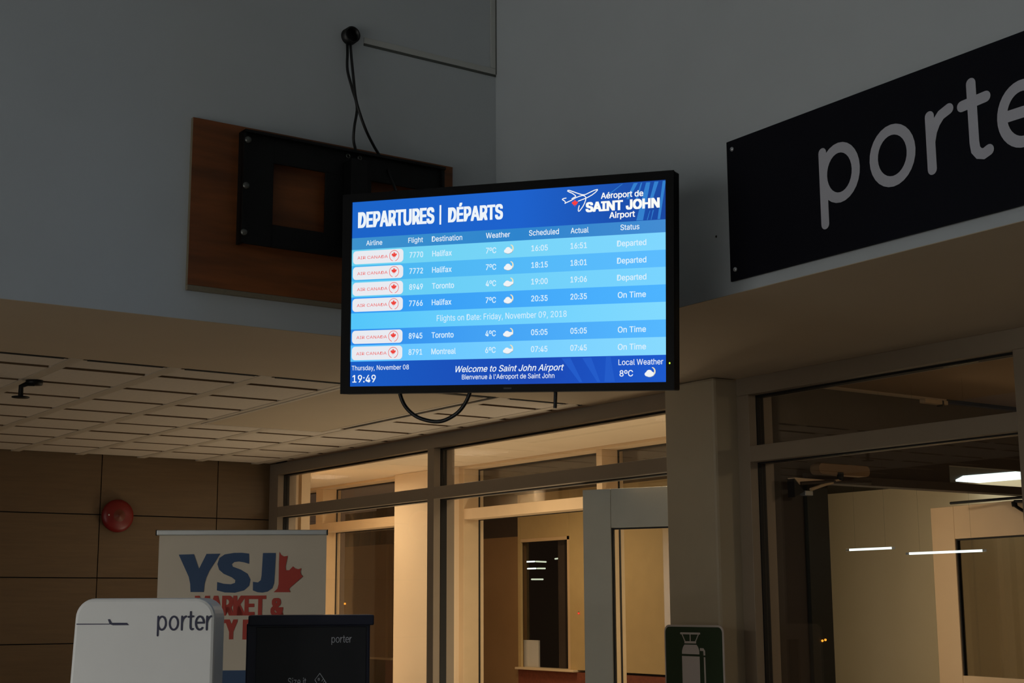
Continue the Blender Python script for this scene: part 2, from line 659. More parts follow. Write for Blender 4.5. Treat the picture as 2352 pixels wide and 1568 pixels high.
# ------------------------------------------------------------------ glazing
def glaz(root, xo, dpt, y0, y1, z0, z1, mulls, transoms, mm, panes, hgt=(.079, .095), gd=.043, od=.055, skip=()):
    """aluminium glazing in the plane x = xo: inner member, black gasket, outer member"""
    i0, i1, i2, i3 = xo, xo + dpt, xo + dpt + gd, xo + dpt + gd + od
    def part(name, a0, a1, c0, c1, gy=0., gz=0.):
        MB().rb(i0, i1, a0, a1, c0, c1).build(name, mm, root, bevel=.003)
        MB().rb(i1 + .0005, i2 - .0005, a0 - gy, a1 + gy, c0 - gz, c1 + gz).build('gasket', M['gasket'], root)
        MB().rb(i2, i3, a0, a1, c0, c1).build('outer_' + name, mm, root)
    part('header', y0, y1, z1 - hgt[0], z1, 0, .009)
    for a0, a1, c0, c1 in mulls:
        part('mullion', a0, a1, c0, c1, .004, 0)
    for a0, a1, c0, c1 in transoms:
        part('transom', a0, a1, c0, c1, 0, .005)
    for a0, a1, c0, c1 in panes:
        MB().rb(i1 + .018, i1 + .024, a0, a1, c0, c1).build('glass_pane', M['glass'], root)


TB, TT, HB = .619, .690, .921
w1 = empty('window_1', W(xG, 7.4, FL)); w1['kind'] = 'structure'; w1['category'] = 'window'
w1['label'] = 'grey framed glazed wall left of the pier with a vestibule behind'
glaz(w1, xG, .047, 5.15, 9.658, FL, 1.0,
     [(9.52, 9.658, FL, .921), (7.410, 7.482, FL, .921), (5.13, 5.22, FL, .921)],
     [(7.482, 9.52, TB, TT), (5.22, 7.410, TB, TT)], M['frame'],
     [(7.486, 9.516, TT + .006, HB - .010), (7.486, 9.516, FL, TB - .006), (5.225, 7.405, TT + .006, HB - .010)])
w2 = empty('window_2', W(xG, 3.4, FL)); w2['kind'] = 'structure'; w2['category'] = 'window'
w2['label'] = 'grey framed glazed wall right of the pier under the navy sign'
glaz(w2, xG, .047, 1.5, 4.81, FL, 1.0,
     [(4.735, 4.81, FL, .921), (3.235, 3.335, FL, .921), (1.5, 1.6, FL, .921)],
     [(3.335, 4.735, TB, TT), (1.6, 3.235, TB, TT)], M['frame'],
     [(3.340, 4.730, TT + .006, HB - .010), (3.340, 4.730, FL, TB - .006), (1.605, 3.230, TT + .006, HB - .01), (1.605, 3.230, FL, TB - .006)])

# pier between the two glazed walls
b = MB()
b.rb(4.43, xG + .12, 4.81, 5.15, FL, .999)
o = struct('wall_pier', b, M['pier'], 'grey painted pier between the two glazed walls', bevel=.02)

# vestibule shell
xo = 5.80
b = MB()
b.rb(xG + .146, 5.95, 4.75, 12.6, 1.0, 1.08)
struct('ceiling_vestibule', b, M['cream'], 'warm lit cream ceiling of the glazed vestibule')
b = MB()
b.rb(4.716, 6.0, 12.6, 12.7, FL, 1.0)
struct('wall_vestibule_end', b, M['cream'], 'cream end wall of the vestibule')
b = MB()
b.rb(4.716, 4.80, 9.80, 12.6, FL, .999)
b.rb(4.72, 4.822, 9.70, 9.80, FL, .999)
b.rb(4.822, 4.893, 9.655, 9.80, FL, .999)
struct('wall_vestibule_left', b, M['cream'], 'stepped cream pilaster behind the left end of the glazing')
ya, yb = onx(920, 1300, xo).y, onx(1054, 1300, xo).y
b = MB()
b.rb(xo - .06, xo + .16, yb, ya, FL, .999)
struct('wall_vestibule_pier', b, M['cream'], 'wide cream pier behind the left glazing', bevel=.004)
w3 = empty('window_3', W(xo, 9, FL)); w3['kind'] = 'structure'; w3['category'] = 'window'
w3['label'] = 'cream framed outer glazing on the far side of the vestibule'
y3 = onx(1370, 1100, xo).y; y4 = onx(1383, 1100, xo).y; y1b = onx(1065, 1300, xo).y
ym0, ym1 = onx(725, 1200, xo).y, onx(741, 1200, xo).y
glaz(w3, xo, .13, 4.76, 12.6, FL, 1.0,
     [(ym1, ym0, FL, .98), (y1b, yb, FL, .98), (y4, y3, FL, .98), (5.6, 5.7, FL, .98)],
     [(ya, ym1, .612, .688), (y3, y1b, .612, .688), (5.7, y4, .612, .688), (ym0, 12.6, .612, .688)], M['creamd'],
     [(y3, y1b, .69, .975), (ya, ym1, .69, .975), (5.7, y4, .69, .975), (ya, ym1, FL, .61)], hgt=(.02, .02), gd=.012, od=.03)

# building wing beyond the vestibule ---------------------------------
xw = 7.8
def wy(px): return onx(px, 1400, xw).y
wing = empty('wall_wing', W(xw, 11, FL)); wing['kind'] = 'structure'; wing['category'] = 'wall'
wing['label'] = 'neighbouring wing with dark windows seen through the vestibule'
zt_, zs_ = onx(1250, 1234, xw).z, onx(1250, 1534, xw).z
c0, c1, c2, c3 = wy(1190), wy(1196), wy(1309), 8.85
MB().rb(xw, xw + .025, c1 + .001, c0, zs_, 1.0).build('wall_strip', M['wingw'], wing)
MB().rb(xw, xw + .025, c2, c1, zt_, 1.0).build('lintel', M['wingw'], wing)
MB().rb(xw, xw + .025, c3, c2 - .001, zs_, 1.0).build('wall_strip', M['wingw'], wing)
MB().rb(xw, xw + .1, c3, c0, FL, zs_ - .02).build('brick_base', M['brick'], wing)
MB().rb(xw - .05, xw + .1, wy(1325), wy(1192), zs_ - .019, zs_ - .0).build('sill', M['cream'], wing, bevel=.004)
fwn = MB()
fwn.rb(xw + .005, xw + .03, c2, c2 + .04, zs_, zt_)
fwn.rb(xw + .005, xw + .03, c2, c1, zt_ - .03, zt_)
fwn.build('window_frame', M['creamd'], wing)
MB().rb(xw + .045, xw + .05, c2 + .05, c1, zs_, zt_ - .03).build('window_glass', M['glass'], wing)
q0, q1 = wy(1196), wy(1224)
MB().rb(xw + .06, xw + .075, q1, q0 + .1, zs_, onx(1210, 1470, xw).z).build('notice_board', M['white'], wing)
# brown cladding, with a wide dark window
d0, d1, d2, d3 = 13.6, wy(790), wy(906), wy(1190)
zt2, zs2 = onx(850, 1252, xw).z, onx(850, 1508, xw).z
MB().rb(xw, xw + .1, d1, d0, FL, 1.0).build('cladding', M['brown'], wing)
MB().rb(xw, xw + .1, d3 + .001, d2, FL, .62).build('cladding', M['brown'], wing)
MB().rb(xw, xw + .1, d2, d1, zt2, 1.0).build('cladding', M['dark'], wing)
MB().rb(xw, xw + .1, d3 + .001, d2, .62, 1.0).build('cladding', M['dark'], wing)
MB().rb(xw, xw + .1, d2, d1, FL, zs2 - .02).build('brick_base', M['brick'], wing)
MB().rb(xw - .04, xw + .1, d2, d1, zs2 - .02, zs2).build('sill', M['creamd'], wing)
MB().rb(xw + .03, xw + .06, wy(895), wy(872), zs2, zt2).build('window_mullion', M['brown'], wing)
zz = onx(850, 1311, xw).z
MB().rb(xw + .03, xw + .05, d2, d1, zz - .008, zz).build('window_bar', M['brown'], wing)
MB().rb(xw + .05, xw + .055, d2, d1, zs2, zt2).build('window_glass', M['glass'], wing)
# dark room inside the wing
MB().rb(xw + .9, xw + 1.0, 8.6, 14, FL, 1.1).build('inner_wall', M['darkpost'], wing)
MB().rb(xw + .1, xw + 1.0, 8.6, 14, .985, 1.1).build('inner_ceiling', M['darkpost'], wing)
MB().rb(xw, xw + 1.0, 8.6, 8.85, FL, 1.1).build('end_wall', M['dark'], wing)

# passage behind the right glazing -----------------------------------
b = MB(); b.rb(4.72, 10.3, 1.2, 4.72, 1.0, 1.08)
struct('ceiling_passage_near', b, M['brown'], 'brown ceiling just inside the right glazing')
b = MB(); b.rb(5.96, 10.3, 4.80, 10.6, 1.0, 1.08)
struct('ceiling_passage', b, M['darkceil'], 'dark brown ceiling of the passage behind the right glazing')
b = MB(); b.rb(10.2, 10.3, 1.2, 12.6, FL, 1.2)
wp = struct('wall_passage', b, M['cream'], 'cream wall at the end of the passage behind the right glazing')
yj = [onx(p, 1350, 10.2).y for p in (1905, 1992, 2072, 2150, 2235, 2320)]
for i in range(5):
    MB().rb(10.185, 10.199, yj[i + 1] + .01, yj[i] - .01, FL, .36).build('wall_panel', M['creamd'], wp)
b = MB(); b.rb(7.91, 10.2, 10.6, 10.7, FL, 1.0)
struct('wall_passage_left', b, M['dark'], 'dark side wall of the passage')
b = MB(); b.rb(4.72, 10.3, 1.1, 1.2, FL, 1.0)
struct('wall_passage_right', b, M['cream'], 'cream side wall of the passage, out of the picture')
# divider at y = 4.72 with its door head
dv = empty('door_3', W(5.4, 4.72, FL)); dv['kind'] = 'structure'; dv['category'] = 'door'
dv['label'] = 'dark framed doorway crossing behind the right glazing'
yd = 4.745
x1_, x2_ = ony(1857, 1400, yd).x, ony(1905, 1400, yd).x
MB().rb(4.722, x1_ - .004, yd, yd + .05, FL, .999).build('side_panel', M['dark'], dv)
MB().rb(x1_, x2_, yd - .02, yd + .07, FL, .56).build('jamb', M['darkpost'], dv)
MB().rb(x1_, 7.4, yd - .02, yd + .06, .545, .586).build('head', M['dark'], dv, bevel=.004)
MB().rb(4.722, 5.99, yd + .045, yd + .09, .588, .679).build('head_board', M['dark'], dv)
MB().rb(4.722, 10.0, yd + .051, yd + .09, .680, .999).build('fascia_board', M['dark'], dv)
# operator with arms on the door head
op = empty('door_closer', W(4.95, yd - .05, .57))
oy = yd - .07
b = MB()
pc = ony(1930, 1080, oy)
b.prism(rrect(-.24, -.035, .24, .035, .033), -.04, .04)
ob_ = Matrix.Translation(Vector((pc.x * K, oy * K, pc.z * K + H))) @ Matrix.Rotation(math.pi / 2, 4, 'X')
b.v = [ob_ @ v for v in b.v]
b.build('closer_body', M['brown'], op)
def oyp(x, y, yy=oy - .03):
    v = ony(x, y, yy); return W(v.x, v.y, v.z)
MB().tube([oyp(1930, 1085), oyp(1930, 1103)], .022, 12).build('spindle', M['steel'], op)
MB().tube([oyp(1930, 1102), oyp(1895, 1112), oyp(1862, 1124)], .011, 8).build('arm', M['creamd'], op)
MB().tube([oyp(1838, 1110), oyp(1900, 1106), oyp(2000, 1108)], .012, 8).build('arm', M['dark'], op)
b = MB()
pts = [oyp(1824, 1096), oyp(1920, 1104), oyp(1838, 1113)]
b.add(pts + [p + Vector((0, .06, .0)) for p in pts], [(0, 2, 1), (3, 4, 5), (0, 1, 4, 3), (1, 2, 5, 4), (2, 0, 3, 5)])
b.build('cover_underside', M['creamdoor'], op)
b = MB()
pts = [oyp(1824, 1099), oyp(1848, 1128), oyp(1826, 1141)]
b.add(pts + [p + Vector((0, .06, .0)) for p in pts], [(0, 2, 1), (3, 4, 5), (0, 1, 4, 3), (1, 2, 5, 4), (2, 0, 3, 5)])
b.build('cover_end', M['gasket'], op)
MB().box(oyp(1850, 1126), oyp(1868, 1138) + Vector((0, .05, 0))).build('bracket', M['alu'], op, bevel=.003)
tag(op, 'dark door closer with folding arms on the door head behind the right glazing', 'door closer')


# door leaves ---------------------------------------------------------
def leaf(name, p_free, p_hinge, ztop, mm, label, st=.105, hd=.12, thick=.05, rail=None, gl='glass'):
    """glazed door leaf standing between two plan points (room units)"""
    a, bq = Vector((*p_free, 0)), Vector((*p_hinge, 0))
    r = (bq - a).normalized()
    wdt = (bq - a).length * K
    n = Vector((r.y, -r.x, 0))
    if n.dot(fw) > 0:
        n = -n
    org = W(a.x, a.y, FL)
    mt_ = frame_matrix(org, r, (0, 0, 1), r.cross(Vector((0, 0, 1))))
    zz = mt_.to_3x3() @ Vector((0, 0, 1))
    sg = 1 if zz.dot(n) > 0 else -1
    e = empty(name, mt_)
    ht = (ztop - FL) * K
    t0, t1 = (-thick, 0) if sg > 0 else (0, thick)
    for x0, x1 in ((0, st), (wdt - st, wdt)):
        MB().box((x0, .01, t0), (x1, ht, t1)).build('stile', mm, e, bevel=.003, local=1)
    MB().box((st + .001, ht - hd, t0), (wdt - st - .001, ht, t1)).build('top_rail', mm, e, bevel=.003, local=1)
    MB().box((st + .001, .01, t0), (wdt - st - .001, .28, t1)).build('bottom_rail', mm, e, bevel=.003, local=1)
    if rail:
        MB().box((st + .001, rail - .1, t0), (wdt - st - .001, rail, t1)).build('middle_rail', mm, e, bevel=.003, local=1)
    g = MB()
    gw = .012
    for q in ((st + .001, st + gw, .28, ht - hd), (wdt - st - gw, wdt - st - .001, .28, ht - hd)):
        g.box((q[0], q[2], t0 + .01), (q[1], q[3], t1 - .012))
    g.box((st + gw, ht - hd - gw, t0 + .01), (wdt - st - gw, ht - hd - .001, t1 - .012))
    g.build('glazing_gasket', M['gasket'], e, local=1)
    MB().box((st + gw, .281, (t0 + t1) / 2 - .003), (wdt - st - gw, ht - hd - gw, (t0 + t1) / 2 + .003)).build('glass_pane', M[gl], e, local=1)
    e['kind'] = 'structure'; e['category'] = 'door'; e['label'] = label
    return e


pf = onz(1338, 1125, .583)
leaf('door_1', (pf.x, pf.y), (pf.x + .36, pf.y - .71), .583, M['door'], 'grey glazed door leaf standing ajar beside the pier', st=.225, hd=.285)
zd = .50
pf = onz(2137, 1167, zd); pg = onz(2370, 1145, zd)
dq = (pg - pf)
leaf('door_2', (pf.x, pf.y), (pf.x + dq.x * 1.6, pf.y + dq.y * 1.6), zd, M['creamdoor'], 'cream glazed door leaf behind the right glazing', st=.26, hd=.245, rail=1.07, gl='tinted')
ar = empty('door_closer', W(pg.x, pg.y, zd))
b = MB()
pq = onz(2182, 1160, zd)
nrm = Vector((-.72, -.69, 0)).normalized() * .05
b.tube([W(pq.x, pq.y, zd) + nrm + Vector((0, 0, .012)), W(pg.x, pg.y, zd) + nrm + Vector((0, 0, .012))], .010, 8)
b.build('slide_track', M['steel'], ar)
def dl(x, y):
    d = ray(x, y); o_ = W(pf.x, pf.y, zd) + nrm * 1.2
    nn = Vector((-dq.y, dq.x, 0)); t = (o_ - EYE).dot(nn) / d.dot(nn)
    return EYE + d * t
MB().tube([dl(2329, 1152), dl(2331, 1162)], .020, 10).build('spindle', M['steel'], ar)
MB().tube([dl(2330, 1160), dl(2342, 1168), dl(2356, 1176)], .012, 8).build('arm', M['steel'], ar)
MB().tube([dl(2330, 1151), dl(2360, 1150)], .010, 8).build('arm', M['steel'], ar)
tag(ar, 'black closer arm and track along the top of the cream door', 'door closer')


# lights and built reflections seen beyond the glass ----------------------------------------
def strip(name, p, q, r, mt_, label, cat='light', group=None, house=True):
    e = empty(name, (p + q) / 2)
    MB().tube([p, p.lerp(q, .5), q], r, 10).build('tube', mt_, e)
    if house:
        d = (q - p).normalized()
        MB().tube([p - d * .02, p + d * .002], r * 1.05, 10).build('end_cap', M['fixture'], e)
        MB().tube([q - d * .002, q + d * .02], r * 1.05, 10).build('end_cap', M['fixture'], e)
    if house:
        for k_ in (.15, .85):
            a_ = p.lerp(q, k_)
            MB().tube([a_ + Vector((0, 0, r)), Vector((a_.x, a_.y, H + K - .001))], .0004, 4).build('added_wire', M['dark'], e)  # added hair-thin wires that carry the built reflections
    return tag(e, label, cat, group)


def at(x, y, X):
    v = onx(x, y, X); return W(v.x, v.y, v.z)


strip('glow_streak', at(1950, 1262.5, 5.3), at(2049, 1258, 5.42), .008, M['tube'], 'thin white reflection streak, built as a glowing tube, left of the cream door')  # this streak and the next: window reflections built as glowing tubes
strip('glow_streak', at(2088, 1271, 5.3), at(2258, 1264, 5.42), .008, M['tube'], 'long thin white reflection streak, built as a glowing tube, crossing the cream door frame')
xi = xw + .35
for n_, (x0, y0, x1, y1, mm, ll) in enumerate(((1283, 1264, 1313, 1264, 'tube', 'small white tube light at the right edge of the dark wing window, topmost'),
                               (1275, 1283, 1309, 1279, 'tubed', 'dim tube light just below the topmost tube in the dark wing window'),
                               (1204, 1290, 1228, 1289, 'tube', 'bright short tube light at left in the dark wing window, upper one'),
                               (1231, 1289, 1254, 1290, 'tubed', 'short tube light end to end right of the bright upper left one'),
                               (1212, 1305.5, 1231, 1305, 'tube', 'bright short tube light at left in the dark wing window, lower one'),
                               (1234, 1305, 1252, 1305, 'tubed', 'short tube light end to end right of the bright lower left one'),
                               (1221, 1330, 1247, 1330, 'tubed', 'faint lowest tube light in the dark wing window'))):
    strip('glow_streak', at(x0, y0, xi), at(x1, y1, xi), .010, M[mm], ll, group='tube lights in the dark wing window', house=False)
# ceiling troffer in the passage
tf = empty('ceiling_light', W(9.5, 7.4, .99))
p = [onz(2195, 1104, .99), onz(2212, 1095, .99), onz(2360, 1083, .99), onz(2375, 1106, .99), onz(2282, 1110, .99)]
pts = [W(v.x, v.y, .985) for v in p]
b = MB(); b.add(pts + [v + Vector((0, 0, .05)) for v in pts], [(4, 3, 2, 1, 0), (5, 6, 7, 8, 9)] + [(i, (i + 1) % 5, 5 + (i + 1) % 5, 5 + i) for i in range(5)])
b.build('diffuser', M['tube'], tf)
cc = sum(pts, Vector()) / 5
pts2 = [cc + (v - cc) * 1.02 + Vector((0, 0, .05)) for v in pts]
b = MB(); b.add(pts2 + [v + Vector((0, 0, .02)) for v in pts2], [(4, 3, 2, 1, 0), (5, 6, 7, 8, 9)] + [(i, (i + 1) % 5, 5 + (i + 1) % 5, 5 + i) for i in range(5)])
b.build('housing', M['fixture'], tf)
tag(tf, 'wide bright white ceiling light behind the right glazing, above the cream door', 'light')


def lampdot(x, y, X, r, mm, label):
    c = at(x, y, X)
    if X < 6:            # fixed on the dark door post
        v = ony(x, y, yd - .023)
        c = W(v.x, v.y, v.z)
    e = empty('lamp', c)
    b = MB(); b.lathe([(0, -r), (r * .7, -r * .7), (r, 0), (r * .7, r * .7), (0, r)], Matrix.Translation(c), 12)
    b.build('bulb', M[mm], e)
    b = MB(); b.lathe([(0, r * .9), (r * .5, r * .9), (r * .4, r * 1.5), (0, r * 1.5)], Matrix.Translation(c), 10)
    b.build('socket', M['steel'], e)
    return tag(e, label, 'lamp')


lampdot(774, 1385, 7.79, .017, 'orange', 'tiny orange lamp right of the banner, left one of the close pair')
lampdot(792, 1386, 7.79, .017, 'orange', 'tiny orange lamp right of the banner, right one of the close pair')
lampdot(1889, 1471, 5.3, .008, 'orange', 'tiny orange lamp on the dark post behind the right glazing, left one')
lampdot(1896, 1469, 5.3, .008, 'orange', 'tiny orange lamp on the dark post behind the right glazing, right one')
lampdot(1329, 1408, 7.79, .013, 'red', 'tiny red lamp left of the open grey door')

# ================================================================== BOARD, BRACKET, CABLES
yb_ = yA - .0175
bd = empty('plywood_board', W(2.5, yA, 1.12))
BX0, BX1, BZ0, BZ1 = 1.943, 3.054, 1.123, 1.743
MB().rb(BX0, BX1, yb_ - .001, yA - .001, BZ0, BZ1).build('board_core', M['plyedge'], bd)
MB().rb(BX0 + .0005, BX1 - .0005, yb_ - .003, yb_ - .0012, BZ0 + .0005, BZ1 - .0005).build('face_veneer', M['ply'], bd)
MB().rb(BX0, BX1, yb_ - .003, yA - .001, BZ0 - .018, BZ0 - .0005).build('bottom_rail', M['plyedge'], bd, bevel=.002)
tag(bd, 'brown plywood backboard fixed high on the grey wall behind the screen', 'board')

mp_ = empty('screen_bracket', W(2.55, yb_, 1.3))
y0_, y1_ = yb_ - .040, yb_ - .032
PX0, PX1, PZ0, PZ1 = 2.122, 2.985, 1.292, 1.716
b = MB()
b.rb(PX0, 2.248, y0_, y1_, PZ0, PZ1)
b.rb(2.248, PX1, y0_, y1_, 1.612, PZ1)
b.rb(2.248, PX1, y0_, y1_, PZ0, 1.378)
b.rb(2.462, 2.66, y0_, y1_, 1.378, 1.612)
b.rb(2.87, PX1, y0_, y1_, 1.378, 1.612)
b.build('mounting_plate', M['steel'], mp_, bevel=.002)
b = MB()
b.rb(PX0, PX0 + .012, y0_ - .012, yb_ - .0035, PZ0, PZ1)
b.rb(PX1 - .012, PX1, y0_ - .012, yb_ - .0035, PZ0, PZ1)
b.rb(PX0, PX1, y0_ - .022, y0_, PZ1 - .010, PZ1)
b.build('plate_flange', M['steel'], mp_)
roty = Matrix.Rotation(math.pi / 2, 4, 'X')
for xx, zz in ((2.137, 1.679), (2.134, 1.505), (2.131, 1.330)):
    c = W(xx, y0_ - .012, zz)
    b = MB(); b.lathe([(0, .011), (.014, .009), (.019, .002), (.019, 0), (0, 0)], Matrix.Translation(c) @ roty, 16)
    b.build('bolt', M['bolt'], mp_)
for xx, zz in ((2.556, 1.693), (2.606, 1.694)):
    c = W(xx, y0_ - .001, zz)
    b = MB(); b.lathe([(.008, 0), (.008, .005), (.013, .005), (.013, 0)], Matrix.Translation(c) @ roty, 14)
    b.build('bolt', M['bolt'], mp_)
# post and folding arm reaching to the screen
WT = 1.62
tvc = Vector((2.3422, 3.4303, .906)) * WT + Vector((0, 0, H))
tr = Vector((.5251, -.8495, -.0507)).normalized()
tn = Vector((-.8495, -.5197, -.0905)).normalized()
tu = tn.cross(tr).normalized()
tn = tr.cross(tu).normalized()
back = tvc - tn * .11
pv = W(2.575, y0_ - .04, 1.50)
b = MB(); b.box(pv + Vector((-.05, -.03, -.24)), pv + Vector((.05, .06, .24)))
b.build('pivot_post', M['steel'], mp_, bevel=.006)
el = pv.lerp(back, .5) + Vector((-.10, -.1, -.02))
b = MB()
b.tube([pv + Vector((0, -.03, -.10)), el + Vector((0, 0, -.05))], .035, 10)
b.build('arm', M['steel'], mp_)
b = MB()
b.tube([el + Vector((0, 0, -.12)), el + Vector((0, 0, .05))], .045, 12)
b.build('elbow', M['steel'], mp_)
b = MB()
b.tube([el, back + Vector((0, 0, .02))], .032, 10)
b.build('arm', M['steel'], mp_)
hb = frame_matrix(tvc, tr, tu, tn)
b = MB(); b.box((-.30, -.22, -.115), (.30, .22, -.095)); b.v = [hb @ v for v in b.v]
b.build('head_plate', M['steel'], mp_)
tag(mp_, 'black steel bracket with folding arm bolted to the plywood board', 'bracket')

# cable port
cp = empty('cable_port', ony(805, 85, yA) * K + EYE)
c = ony(801, 85, yA) * K + EYE
b = MB(); b.lathe([(.040, 0), (.040, .05), (.047, .05), (.049, 0)], Matrix.Translation(c) @ roty, 24)
b.build('sleeve', M['cable'], cp)
b = MB(); b.lathe([(0, .004), (.040, .004)], Matrix.Translation(c) @ roty, 24)
b.build('dark_opening', M['gasket'], cp)
tag(cp, 'round black cable port high on the grey wall above the plywood board', 'cable port')

# white raceway from the port to the corner and up
rw = empty('cable_raceway', W(2.95, yA, 2.18))
za = 2.190
MB().rb(2.648, xB - .0005, yA - .006, yA - .0005, za - .003, za + .022).build('horizontal_run', M['raceway'], rw, bevel=.002)
MB().rb(xB - .026, xB - .0005, yA - .006, yA - .0005, za + .0225, HI - .01).build('vertical_run', M['raceway'], rw, bevel=.002)
MB().rb(2.648, xB - .0005, yA - .0045, yA - .0006, za - .0125, za - .0035).build('painted_shadow_strip', M['strip_shade'], rw)  # shadow under the raceway, laid in as a grey strip
MB().rb(xB - .003, xB - .0006, yA - .0095, yA - .0062, za - .003, HI - .01).build('corner_shadow_strip', M['strip_shade'], rw)  # shadow line of the corner, laid in as a grey strip
tag(rw, 'thin pale cable raceway running from the cable port to the wall corner and up', 'raceway')


def wallpt(x, y, off):
    v = ony(x, y, yA - off); return W(v.x, v.y, v.z)


def smooth(pts, n=6):
    out = []
    P = [pts[0]] + pts + [pts[-1]]
    for i in range(1, len(P) - 2):
        for k in range(n):
            t = k / n
            p0, p1, p2, p3 = P[i - 1], P[i], P[i + 1], P[i + 2]
            out.append(.5 * ((2 * p1) + (-p0 + p2) * t + (2 * p0 - 5 * p1 + 4 * p2 - p3) * t * t + (-p0 + 3 * p1 - 3 * p2 + p3) * t ** 3))
    out.append(pts[-1])
    return out


ca = smooth([wallpt(797, 92, -.005), wallpt(798, 120, .03), wallpt(798, 160, .04), wallpt(808, 200, .05), wallpt(820, 245, .06), wallpt(814, 290, .07), wallpt(812, 320, .06), wallpt(817, 345, .05), wallpt(824, 372, .05), wallpt(834, 430, .10)])
o = MB().tube(ca, .0080, 8).build('power_cable', M['cable'])
tag(o, 'left of the two black cables dropping from the wall port to the plywood board', 'cable')
ca = smooth([wallpt(804, 92, -.005), wallpt(807, 130, .05), wallpt(812, 180, .07), wallpt(817, 225, .08), wallpt(827, 262, .08), wallpt(841, 300, .07), wallpt(858, 334, .05), wallpt(871, 356, .04), wallpt(888, 385, .05), wallpt(910, 440, .14)])
o = MB().tube(ca, .0080, 8).build('power_cable', M['cable'])
tag(o, 'right of the two black cables from the wall port, swinging out to the right', 'cable')

# ================================================================== TELEVISION
TP = Plane(tvc, tr, tu, tn)
tv = empty('television', TP.m)
AH = WT / 1.7778 / 2
AW = WT / 2


def zp(x, y):      # measured point in the enlarged view of the screen
    return TP.px(780 + x * .34014, 380 + y * .34014)


bl, brt, bb, bt = .050, .038, .036, .040
MB().box((-AW - bl, -AH - bb, -.075), (AW + brt, AH + bt, -.0005)).build('casing', M['bezel'], tv, bevel=.006, local=1)
b = MB()
b.box((-AW - bl, -AH - bb, 0), (-AW, AH + bt, .012))
b.box((AW, -AH - bb, 0), (AW + brt, AH + bt, .012))
b.box((-AW, AH, 0), (AW, AH + bt, .012))
b.box((-AW, -AH - bb, 0), (AW, -AH, .012))
b.build('bezel', M['bezel'], tv, local=1)
MB().box((AW * .1, -AH * .55, -.115), (AW + .022, AH * .75, -.0755)).build('rear_housing', M['bezel'], tv, bevel=.01, local=1)
b = MB(); lx, ly = TP.px(1540, 834)
b.flat([(lx + .0035 * math.cos(a), ly + .0045 * math.sin(a)) for a in [k * math.pi / 6 for k in range(12)]], .0125)
b.build('power_light', M['led'], tv, local=1, label='tiny yellow-green standby light')
lx, ly = TP.px(1168, 893)
MB().box((lx - .02, -AH - bb * .62, .012), (lx + .02, -AH - bb * .42, .0126)).build('badge', M['sizerp'], tv, local=1)

screen = MB().flat([(-AW, -AH), (AW, -AH), (AW, AH), (-AW, AH)], .0012).build('screen', emit('screen_base', (28, 88, 190)), tv, local=1, label='glowing blue departures screen')


def sub(mb, name, m_, label=None):
    return mb.build(name, m_, screen, local=1, label=label)


def vrow(v):       # fraction from the top -> local y
    return AH - v * 2 * AH


V = [.1965, .2605, .347, .432, .519, .605, .692, .778, .866]
# heading background: brighter low on the left, deeper blue on the right
sub(MB().flat([(-AW, vrow(V[0])), (AW, vrow(V[0])), (AW, AH), (-AW, AH)], .0015), 'heading_band',
    emit('heading_blue', (28, 100, 200), 1, (28, 72, 160), mid=(.55, (30, 98, 205))))
# soft lighter strokes of the heading artwork
hr = MB()
def lp(x, y): return TP.px(1270 + x * .11905, 400 + y * .11905)
for q in (((1800, 160), (1880, 155), (1740, 890), (1610, 895)), ((1560, 175), (1640, 168), (1470, 480), (1420, 480)), ((1700, 165), (1725, 163), (1640, 470), (1600, 470)),
          ((2120, 130), (2180, 122), (2070, 865), (2020, 868)), ((1960, 145), (2040, 140), (1930, 480), (1870, 480)), ((1330, 190), (1350, 188), (1060, 420), (1030, 420)),
          ((1870, 700), (1880, 700), (1830, 880), (1815, 880)), ((1930, 690), (1950, 690), (1900, 878), (1890, 878))):
    hr.flat([lp(*p_) for p_ in q], .0017)
sub(hr, 'light_streaks', emit('streak_blue', (52, 128, 206), 1))
sub(MB().flat([(-AW, vrow(V[1])), (AW, vrow(V[1])), (AW, vrow(V[0])), (-AW, vrow(V[0]))], .0018), 'column_heading_band', emit('colband', (62, 146, 205), 1, (68, 140, 210), mid=(.55, (46, 132, 205))))
rowc = [((108, 210, 240), (128, 215, 255)), ((72, 182, 238), (92, 188, 255)), ((100, 205, 242), (122, 212, 255)), ((48, 152, 242), (78, 180, 255)),
        ((84, 198, 250), (130, 218, 255)), ((46, 140, 235), (86, 184, 255)), ((92, 192, 255), (136, 218, 255))]
for i, (ca_, cb_) in enumerate(rowc):
    sub(MB().flat([(-AW, vrow(V[i + 2])), (AW, vrow(V[i + 2])), (AW, vrow(V[i + 1])), (-AW, vrow(V[i + 1]))], .0018), 'table_row', emit('row%d' % i, ca_, 1, cb_))
sub(MB().flat([(-AW, -AH), (AW, -AH), (AW, vrow(V[8])), (-AW, vrow(V[8]))], .0018), 'footer_band', emit('footer', (26, 92, 196), 1, (30, 90, 205), mid=(.6, (28, 72, 180))))
hr = MB()
for q in (((1640, 1300), (1700, 1296), (1760, 1460), (1740, 1460)), ((1800, 1290), (1830, 1290), (1860, 1460), (1790, 1460)), ((1500, 1302), (1560, 1300), (1640, 1462), (1620, 1462))):
    hr.flat([zp(*p_) for p_ in q], .0020)
sub(hr, 'light_streaks', emit('streak_footer', (36, 92, 202), 1))

LW = emit('screen_white', (236, 244, 250), 1)
LW2 = emit('screen_white_soft', (214, 238, 252), 1)


def word(mat_, *a):
    q = MB()
    put_text(q, *a)
    return sub(q, 'lettering', mat_)


